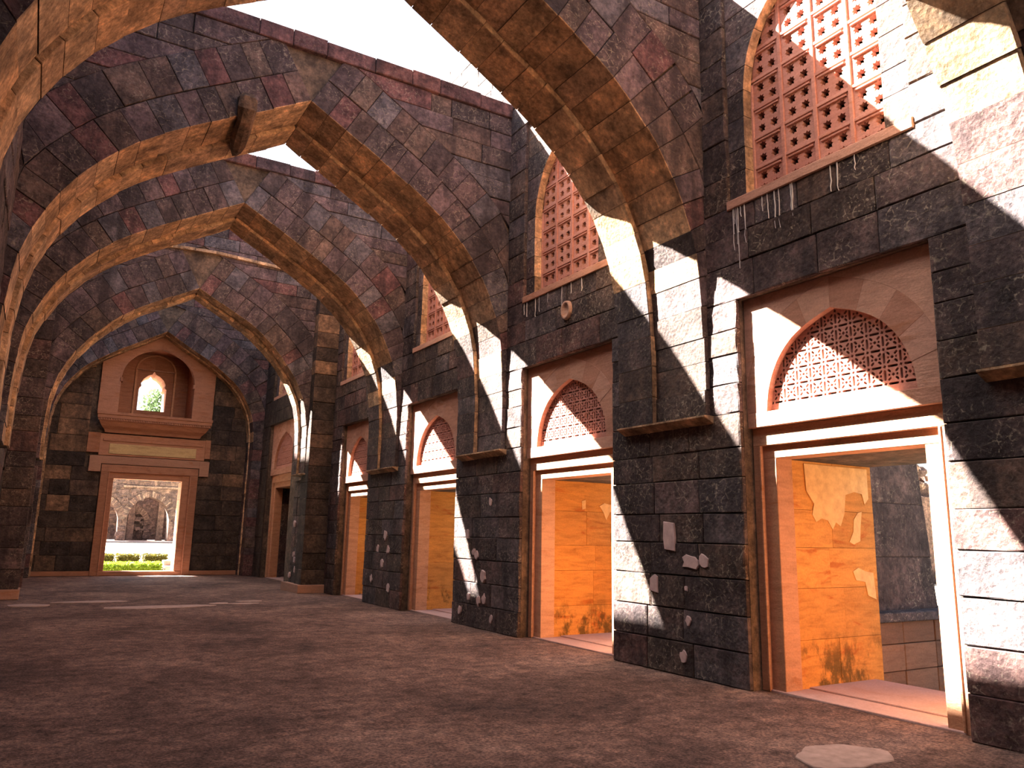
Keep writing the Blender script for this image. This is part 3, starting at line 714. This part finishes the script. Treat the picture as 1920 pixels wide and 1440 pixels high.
# ------------------------------------------------------------------ lattice windows
def jali_panel():
    w, h = .402, .344; holes = []
    for i in (-1, 1):
        for j in (-1, 1):
            holes.append([(i*.088+q*math.cos(k*math.pi/8), j*.076-.012+q*math.sin(k*math.pi/8)) for k in range(16) for q in ((.061, .041, .066, .041)[k % 4],)])
    me = curve_mesh('lattice_tile', rect(-w/2, w/2, -h/2, h/2), holes, .075); me.materials.append(JALI); return me
JP = jali_panel()
WL = ['nearest lattice window, sun crossing its upper half', 'second lattice window, above the carved boss', 'third lattice window, a strip seen past the arch leg', 'fourth lattice window, tiny sliver of lattice', 'dark lattice window high in the far corner bay']
def window(k, y0, y1, zb, zt, X=XR):
    d = root('window_%d' % (k+1), (X, (y0+y1)/2, zb), WL[k], 'window', 'structure')
    c = (y0+y1)/2+.02; hw = .87*(y1-y0)/2.28; sz = (zt-zb)/3.24
    za, zs = zb+2.62*sz, zb+1.38*sz
    pl = PR(X+.05)
    ar = arch_pts(c, hw, zs, za)
    n = len(ar); mid = n//2
    # inner wall with the pointed opening, in courses
    def edge(z, sgn):
        if z <= zs: return c+sgn*hw
        pts = ar[:mid+1] if sgn < 0 else ar[mid:]
        for (a, b), (e, f) in zip(pts, pts[1:]):
            if min(b, f) <= z <= max(b, f) and abs(f-b) > 1e-6: return a+(e-a)*(z-b)/(f-b)
        return c
    for z0, z1 in rows(zb+.07, zt, .36):
        for sgn, ye in ((-1, y0), (1, y1)):
            ks = [z0+(z1-z0)*i/3 for i in range(4)]
            poly = [(edge(z+(.003 if i == 0 else -.003 if i == 3 else 0), sgn), z+(.003 if i == 0 else -.003 if i == 3 else 0)) for i, z in enumerate(ks)]+[(ye, z1-.003), (ye, z0+.003)]
            if z0 >= za: poly = rect(min(c, ye), max(c, ye), z0+.003, z1-.003)
            prism('stone', poly, -.13, rnd.uniform(-.004, .006), pl, [DARK, BUFF], d, .004, [1]*3+[0]*(len(poly)-3))
    # sill
    prism('sill', rect(y0-.03, y1+.0, zb-.035, zb+.075), -.3, .03, PR(X), SAND, d, .008)
    # square lattice tiles with raised rails
    nc = 4; tw = 2*(hw+.0)/nc; th = .375*sz; nr = int(math.ceil((za-zb-.07)/th))
    for j in range(nr):
        for i in range(nc):
            y = c-hw+tw*(i+.5); z = zb+.075+th*(j+.5)
            lowy = min(abs(y-tw/2-c), abs(y+tw/2-c)) if abs(y-c) > tw/2 else 0
            zz = z-th/2
            if zz > zs and abs(edge(zz, 1)-c) < lowy+.02: continue
            t = put(JP, 'lattice_tile', d, wallM(X+.24, y, z, (tw-.03)/.402, (th-.03)/.344))
            prism('lip', rect(y-tw/2+.05, y+tw/2-.05, z+th/2-.062, z+th/2-.04), -.0, .022, PR(X+.2025), JALI, d, .004)
    for i in range(nc+1):
        y = c-hw+tw*i; zt2 = (edge(0, 1) and zb+.07)
        top = zs
        for s in range(60):
            z = zs+(za-zs)*s/59
            if abs(edge(z, 1)-c) >= abs(y-c): top = z
        prism('rail', rect(y-.024, y+.024, zb+.07, min(top+.15, za)), -.07, .02, PR(X+.2), JALI, d, .005)
    for j in range(nr+1):
        z = zb+.075+th*j
        if z > za: continue
        prism('rail', rect(c-hw, c+hw, z-.02, z+.02), -.07, .014, PR(X+.2), JALI, d, .005)
    prism('backing_slab', rect(y0, y1, zb, zt), -.05, 0, PR(X+.52), GOLD, d, 0)
for k, (a, b) in enumerate(WINS): window(k, a, b, 5.38, 8.62)
window(4, 24.4, 27.2, 6.0, 9.4, 6.72)

# ------------------------------------------------------------------ end wall
YE = 29.2
wb = root('wall_back', (3.2, YE, 0), 'end wall of dark mottled stone around a doorway and balcony', 'wall', 'structure')
m = MB()
DX0, DX1 = 2.0, 4.42; NX0, NX1, NZ0, NZ1 = 2.02, 4.46, 5.3, 7.9
m.box(XL-.1, DX0, YE+.05, 30.2, -.6, 13.3); m.box(DX1, 7.4, YE+.05, 30.2, -.6, 13.3)
m.box(DX0, DX1, YE+.05, 30.2, 3.2, NZ0); m.box(DX0, DX1, YE+.05, 32.2, NZ1, 13.3); m.box(DX0, DX1, YE+.05, 30.2, -.6, .0)
m.box(XL-.1, DX0, 30.2, 32.2, 4.9, 13.3); m.box(DX1, 7.4, 30.2, 32.2, 4.9, 13.3); m.box(DX0, DX1, 30.2, 32.2, 4.9, NZ0)
m.build('wall_core', CORE, wb)
for z0, z1 in rows(.16, 8.6, .46):
    zm = (z0+z1)/2
    holes = [(1.74, 4.76)] if zm < 3.6 else [(1.25, 5.1)]
    for a, b in sub_iv(XL, 6.75, holes):
        for p, q in cuts(a, b, .8): stone(wb, 'F', ((p+q)/2, YE, zm), q-p, z1-z0, .15, MOTT, rnd.uniform(-.005, .02))
for a, b in ((XL, 1.74), (4.76, 6.72)):
    o = None
    bb = prism('baseboard_back', rect(a, b, 0, .15), -.1, .07, PF(YE), ENDS, wb, .01)
d6 = root('door_6', (3.2, YE, 0), 'end wall sandstone doorway opening on the sunlit courtyard', 'doorway', 'structure')
pe = PF(YE)
def fr(nm, a0, a1, b0, b1, ztop, zbot, y, dep, mat, par):
    pp = PF(y)
    prism(nm+'_lintel', rect(a0, a1, zbot, ztop), -dep, 0, pp, mat, par, .008)
    prism(nm+'_jamb', rect(a0, b0, 0.0, zbot), -dep, 0, pp, mat, par, .008)
    prism(nm+'_jamb', rect(b1, a1, 0.0, zbot), -dep, 0, pp, mat, par, .008)
fr('fascia', 1.74, 4.76, 1.98, 4.52, 3.6, 3.36, YE-.1, .2, ENDS, d6)
fr('inner_frame', 1.94, 4.56, 2.14, 4.27, 3.4, 3.15, YE-.02, .25, ENDS, d6)
for xa in (1.98, 4.52): prism('bead', rect(xa-.02, xa+.02, .0, 3.36), -.05, .025, PF(YE-.1), ENDS, d6, .008)
prism('sill_step', rect(1.98, 4.52, 0, .14), -.35, .06, PF(YE), ENDS, d6, .012)
for xx, s in ((2.14, 1), (4.27, -1)):
    for z0, z1 in rows(.0, 3.15, .6):
        prism('reveal_slab', rect(YE+.2, 30.2, z0+.003, z1-.003), -.15, 0, (lambda u, v, dd, xx=xx, s=s: (xx+s*(dd-.04), u, v)), ENDS, d6, .003)
prism('passage_slab', rect(1.9, 4.5, YE+.3, 30.3), -.3, 0, PU(.06), SLAB, d6, .004)
prism('soffit_slab', rect(1.9, 4.5, YE+.2, 30.2), -.1, 0, (lambda u, v, dd: (u, v, 3.2-dd)), ENDS, d6, 0)
# header over the door: ears, cream panel, side blocks
prism('header_slab', rect(1.4, 5.06, 3.62, 3.88), -.1, .09, pe, PLINTH, d6, .01)
for a, b in ((1.36, 1.72), (4.78, 5.1)): prism('header_ear', rect(a, b, 3.35, 3.87), -.1, .1, pe, PLINTH, d6, .01)
prism('panel_border', rect(1.6, 4.92, 3.9, 4.62), -.1, .05, pe, ENDS, d6, .01)
prism('cream_panel', rect(1.9, 4.63, 3.96, 4.3), -.1, .075, pe, CREAM, d6, .012)
for a, b in ((1.24, 1.6), (4.92, 5.1)): prism('side_block', rect(a, b, 3.98, 4.64), -.1, .05, pe, ENDS, d6, .01)
prism('panel_border_strip', rect(1.7, 4.84, 4.38, 4.46), -.08, .09, pe, ENDS, d6, .012)
# balcony ledge: moulded cornice
bl = root('balcony_ledge', (3.2, YE-.3, 4.7), 'moulded sandstone ledge projecting above the end doorway', 'ledge')
prof = [(.0, 4.66), (.1, 4.66), (.13, 4.72), (.16, 4.76), (.3, 4.86), (.38, 4.96), (.41, 5.02), (.46, 5.02), (.46, 5.08), (.5, 5.1), (.5, 5.2), (.53, 5.22), (.53, 5.3), (.0, 5.34)]
vs, fs = [], []; n = len(prof)
for t, xs in ((0, -1), (1, 1)):
    for dd, z in prof: vs.append((3.21+xs*(1.42+dd*.72), YE-dd, z))
for i in range(n-1): fs.append((i, i+1, n+i+1, n+i))
fs += [tuple(range(n-1, -1, -1)), tuple(range(n, 2*n))]
o = mesh('moulding', vs, fs, ENDS, bl); fixn(o)
for i in range(46):
    x = 1.52+i*.0745; prism('dentil', rect(x, x+.042, 5.035, 5.085), -.05, .03, PF(YE-.47), ENDS, bl, .004)
# arched alcove above the ledge
w6 = root('window_6', (3.2, YE, 5.33), 'arched sandstone alcove above the ledge, cusped opening to the sky', 'alcove', 'structure')
ar = arch_pts(3.2, 1.17, 6.55, 7.72); n = len(ar); mid = n//2
LX, RX = 1.42, 5.06
def ea_z(x): return 8.0-.62*abs(x-3.2)
L = [(x, z) for x, z in ar if x <= 3.2]; R = [(x, z) for x, z in ar if x >= 3.2]
L.sort(key=lambda p: p[1]); R.sort(key=lambda p: p[1])
prism('surround_slab', [(LX, 5.33), (2.03, 5.33), (2.03, 6.55)]+L[1:]+[(3.2, 8.35), (LX, 7.3)], -.18, .06, pe, ENDS, w6, .008)
prism('surround_slab', [(RX, 5.33), (4.37, 5.33), (4.37, 6.55)]+R[1:]+[(3.2, 8.35), (RX, 7.3)], -.18, .06, pe, ENDS, w6, .008)
for a, b in ((2.0, 2.08), (4.32, 4.4)): prism('impost', rect(a, b, 6.42, 6.56), -.2, .1, pe, ENDS, w6, .01)
mb = MB()
mb.box(1.95, 2.03, YE+.1, 31.2, 5.2, 7.9); mb.box(4.37, 4.46, YE+.1, 31.2, 5.2, 7.9); mb.box(1.95, 4.46, YE+.1, 31.2, 5.2, 5.34); mb.box(1.95, 4.46, YE+.1, 31.2, 7.78, 7.9)
mb.build('alcove_lining', ENDS, w6)
# back of the alcove with a recessed pointed panel and a cusped window
YB = 30.75
wc, wh = 3.2, .46
cusp = [(wc-wh, 5.72), (wc-wh, 6.55), (wc-wh+.07, 6.6), (wc-wh+.05, 6.72), (wc-.33, 6.88), (wc-.2, 7.0), (wc-.07, 7.06), (wc, 7.17)]
cusp += [(2*wc-x, z) for x, z in reversed(cusp[:-1])]
Lc = [p for p in cusp if p[0] <= wc+1e-6]; Rc = [p for p in cusp if p[0] >= wc-1e-6][::-1]
prism('back_slab', [(2.0, 5.3), (wc, 5.3), (wc, 5.72)]+Lc+[(wc, 7.8), (2.0, 7.8)], -1.15, 0, PF(YB), ENDS, w6, 0)
prism('back_slab', [(4.4, 5.3), (wc, 5.3), (wc, 5.72)]+Rc+[(wc, 7.8), (4.4, 7.8)], -1.15, 0, PF(YB), ENDS, w6, 0)
big = arch_pts(wc+.05, .62, 7.2, 7.74); ob = arch_pts(wc+.05, .68, 7.2, 7.8)
prism('arch_rib', big+ob[::-1], -.05, .07, PF(YB), FRAME, w6, .006)
for a, b in ((wc-.63, wc-.56), (wc+.67, wc+.74)): prism('rib_post', rect(a, b, 5.34, 7.22), -.05, .07, PF(YB), FRAME, w6, .006)
prism('rib_bar', rect(wc-.6, wc+.7, 7.18, 7.22), -.05, .09, PF(YB), PLINTH, w6, .004)

# ------------------------------------------------------------------ courtyard seen through the end door
def leafy(name, mat, pts, size, parent=None, seed=1):
    r = random.Random(seed); vs, fs = [], []
    for x, y, z in pts:
        s = size*r.uniform(.6, 1.3); a = V3((r.uniform(-1, 1), r.uniform(-1, 1), r.uniform(-1, 1))).normalized(); b = a.cross(V3((r.uniform(-1, 1), r.uniform(-1, 1), r.uniform(-1, 1)))).normalized()
        k = len(vs); p = V3((x, y, z))
        vs += [tuple(p-a*s), tuple(p+b*s*.45), tuple(p+a*s), tuple(p-b*s*.45)]; fs.append((k, k+1, k+2, k+3))
    return mesh(name, vs, fs, mat, parent)
def hedge(label, x0, x1, y0, y1, zt, mat, seed, gaps=()):
    r = random.Random(seed); h = root('hedge', ((x0+x1)/2, (y0+y1)/2, -.6), label, 'hedge')
    pts = []
    for _ in range(9000):
        x, y = r.uniform(x0, x1), r.uniform(y0, y1); z = r.uniform(-.6, zt)
        f = r.random()
        if f < .45: z = zt+r.gauss(0, .03)
        elif f < .85: y = y0+abs(r.gauss(0, .04))
        if any(a < x < b for a, b in gaps): continue
        pts.append((x, y, z))
    leafy('foliage', mat, pts, .06, h, seed)
    mb = MB()
    xs = [x0]+[v for g in gaps for v in g]+[x1]
    for a, b in zip(xs[::2], xs[1::2]): mb.box(a+.06, b-.06, y0+.08, y1-.08, -.62, zt-.06)
    mb.build('inner_mass', mat, h)
hedge('bright green clipped hedge just beyond the end doorway', .8, 4.72, 35.2, 36.6, .12, LEAF, 1)
hedge('low brownish hedge with gaps, behind the bright green hedge', 1.5, 6.0, 43.0, 44.4, .22, LEAFD, 2, ((3.6, 3.72), (4.75, 4.9)))
st = root('stone_step', (5.3, 36, -.6), 'sunlit white stepped block right of the green hedge', 'step')
prism('step_block', rect(4.84, 5.6, -.62, .05), -1.0, 0, PF(35.3), CEM, st, .02)
prism('step_block', rect(4.84, 5.6, .055, .25), -.6, 0, PF(35.7), CEM, st, .02)
# arcaded ruin
ru = root('ruined_arcade', (8, 70, .1), 'roofless ruined arcade of rubble stone across the courtyard', 'ruin')
YRU = 70
A1 = arch_pts(7.98, 1.55, 2.3, 4.05); A1 = [(x, z) for x, z in A1]
A0 = arch_pts(4.3, 1.5, 2.2, 3.75)
def ruin_panel(x0, x1, c, hw, ar, zt, y, dep, z0=.55):
    Ls = sorted([p for p in ar if p[0] <= c+1e-6], key=lambda p: p[1]); Rs = sorted([p for p in ar if p[0] >= c-1e-6], key=lambda p: p[1])
    prism('ruin_wall', [(x0, z0), (c-hw, z0)]+Ls+[(c, zt), (x0, zt)], -dep, 0, PF(y), RUIN, ru, 0)
    prism('ruin_wall', [(x1, z0), (c+hw, z0)]+Rs+[(c, zt), (x1, zt)], -dep, 0, PF(y), RUIN, ru, 0)
    o2 = arch_pts(c, hw+.45, ar[0][1], max(p[1] for p in ar)+.5); n = len(ar)
    for i in range(0, n-1, 1):
        prism('voussoir', [ar[i], ar[i+1], o2[i+1], o2[i]], -.1, .08+rnd.uniform(0, .06), PF(y), RUIN, ru, .02)
ruin_panel(6.15, 12.5, 7.98, 1.55, A1, 6.8, YRU, 1.3)
ruin_panel(1.5, 6.15, 4.3, 1.5, A0, 6.8, YRU, 1.3)
A2 = arch_pts(7.35, .85, 1.9, 2.95)
ruin_panel(5.4, 12.5, 7.35, .85, A2, 6.5, 74.5, .8)
prism('blocked_infill', rect(6.2, 8.6, .5, 3.2), -.3, -.35, PF(74.5), RUIN, ru, 0)
prism('ruin_wall', rect(1.0, 5.4, .5, 6.4), -.8, 0, PF(74.5), RUIN, ru, 0)
prism('string_course', rect(5.9, 10.6, 4.75, 4.9), -.1, .2, PF(YRU), RUIN, ru, .02)
for xx in (6.9, 9.2): prism('pier_strip', rect(xx, xx+.5, .5, 4.2), -.2, .25, PF(74.5), RUIN, ru, .02)
prism('platform', rect(-6, 22, .0, .52), -9, 2.2, PF(YRU), CEM, ru, .02)
r = random.Random(11); mbs = MB()
for _ in range(520):     # face stones standing proud of the rubble wall
    x, z = r.uniform(1.8, 12.2), r.uniform(.7, 6.6); w, h = r.uniform(.12, .3), r.uniform(.07, .16)
    for yy, ok in ((YRU, not inside((x, z), [(7.98-1.65, .4)]+[(7.98+1.65, .4)]+A1) and not inside((x, z), [(2.8, .4), (5.8, .4)]+A0) and not (6.2 < x < 9.8 and z < 2.6) and not (2.6 < x < 5.9 and z < 2.5)), (74.5, True)):
        if ok:
            vs, fs, ms = prism_data(rect(x-w, x+w, z-h, z+h), -.05, r.uniform(.03, .09), PF(yy), .02); mbs.add(vs, fs)
o = mbs.build('rubble_facing', RUIN, ru); o['kind'] = 'stuff'
# tree beyond the ruin
tr = root('tree', (12, 84, .1), 'hazy green tree beyond the ruin, seen through the alcove window', 'tree')
r = random.Random(4); pts = []
for cx, cy, cz, rr in [(10, 84, 13.6, 2.2), (12.6, 84.5, 14.2, 2.0), (14.8, 84, 13.7, 2.3), (12, 83.5, 11.2, 3.2), (15, 84, 11.0, 3.0), (9.4, 84, 11.0, 2.4)]:
    for _ in range(1500):
        a = V3((r.gauss(0, 1), r.gauss(0, 1), r.gauss(0, 1))).normalized()*rr*r.uniform(.5, 1.05); pts.append((cx+a.x, cy+a.y, cz+a.z*.8))
leafy('crown', LEAFT, pts, .22, tr, 4)
vs, fs = [], []
def limb(p, q, a, b, n=8):
    p, q = V3(p), V3(q); d = (q-p).normalized(); s = d.cross(V3((.3, 1, .2))).normalized(); t = d.cross(s); k = len(vs)
    for c, rr in ((p, a), (q, b)):
        for i in range(n): vs.append(tuple(c+(s*math.cos(2*math.pi*i/n)+t*math.sin(2*math.pi*i/n))*rr))
    for i in range(n): fs.append((k+i, k+(i+1) % n, k+n+(i+1) % n, k+n+i))
limb((12, 84, -.2), (12.2, 84, 5.5), .38, .26); limb((12.2, 84, 5.4), (10, 84, 10.5), .2, .06); limb((12.2, 84, 5.4), (12.6, 84.4, 11.5), .2, .05); limb((12.2, 84, 5.4), (15, 84, 11), .2, .05)
mesh('trunk', vs, fs, BARK, tr, None, True)
# rubble wall outside the nearest doorway
rw = root('rubble_wall', (20.5, 12.2, .3), 'sunlit rubble topped wall outside the nearest doorway', 'wall')
prism('wall_body', rect(18.4, 26, -.2, 2.75), -1.2, 0, PF(12), RUIN, rw, .02)
r = random.Random(8)
for i in range(60):
    x, z = r.uniform(18.6, 22.5), 2.75+r.uniform(0, .75); y = 12+r.uniform(.1, 1.0); s = r.uniform(.1, .22); n = 6
    vs = []; 
    for j, (zz, k) in enumerate(((-.6, .7), (.1, 1), (.7, .6))):
        for q in range(n): an = 2*math.pi*q/n; k2 = k*r.uniform(.8, 1.15); vs.append((x+s*k2*math.cos(an)*1.3, y+s*k2*math.sin(an), z+zz*s))
    fs = [(j*n+q, j*n+(q+1) % n, (j+1)*n+(q+1) % n, (j+1)*n+q) for j in range(2) for q in range(n)]+[tuple(range(2*n, 3*n)), tuple(range(n-1, -1, -1))]
    mesh('rubble_stone', vs, fs, RUIN, rw)
mb = MB(); mb.box(18.4, 26, 12.3, 14, 2.7, 3.1); mb.build('rubble_fill', RUIN, rw)
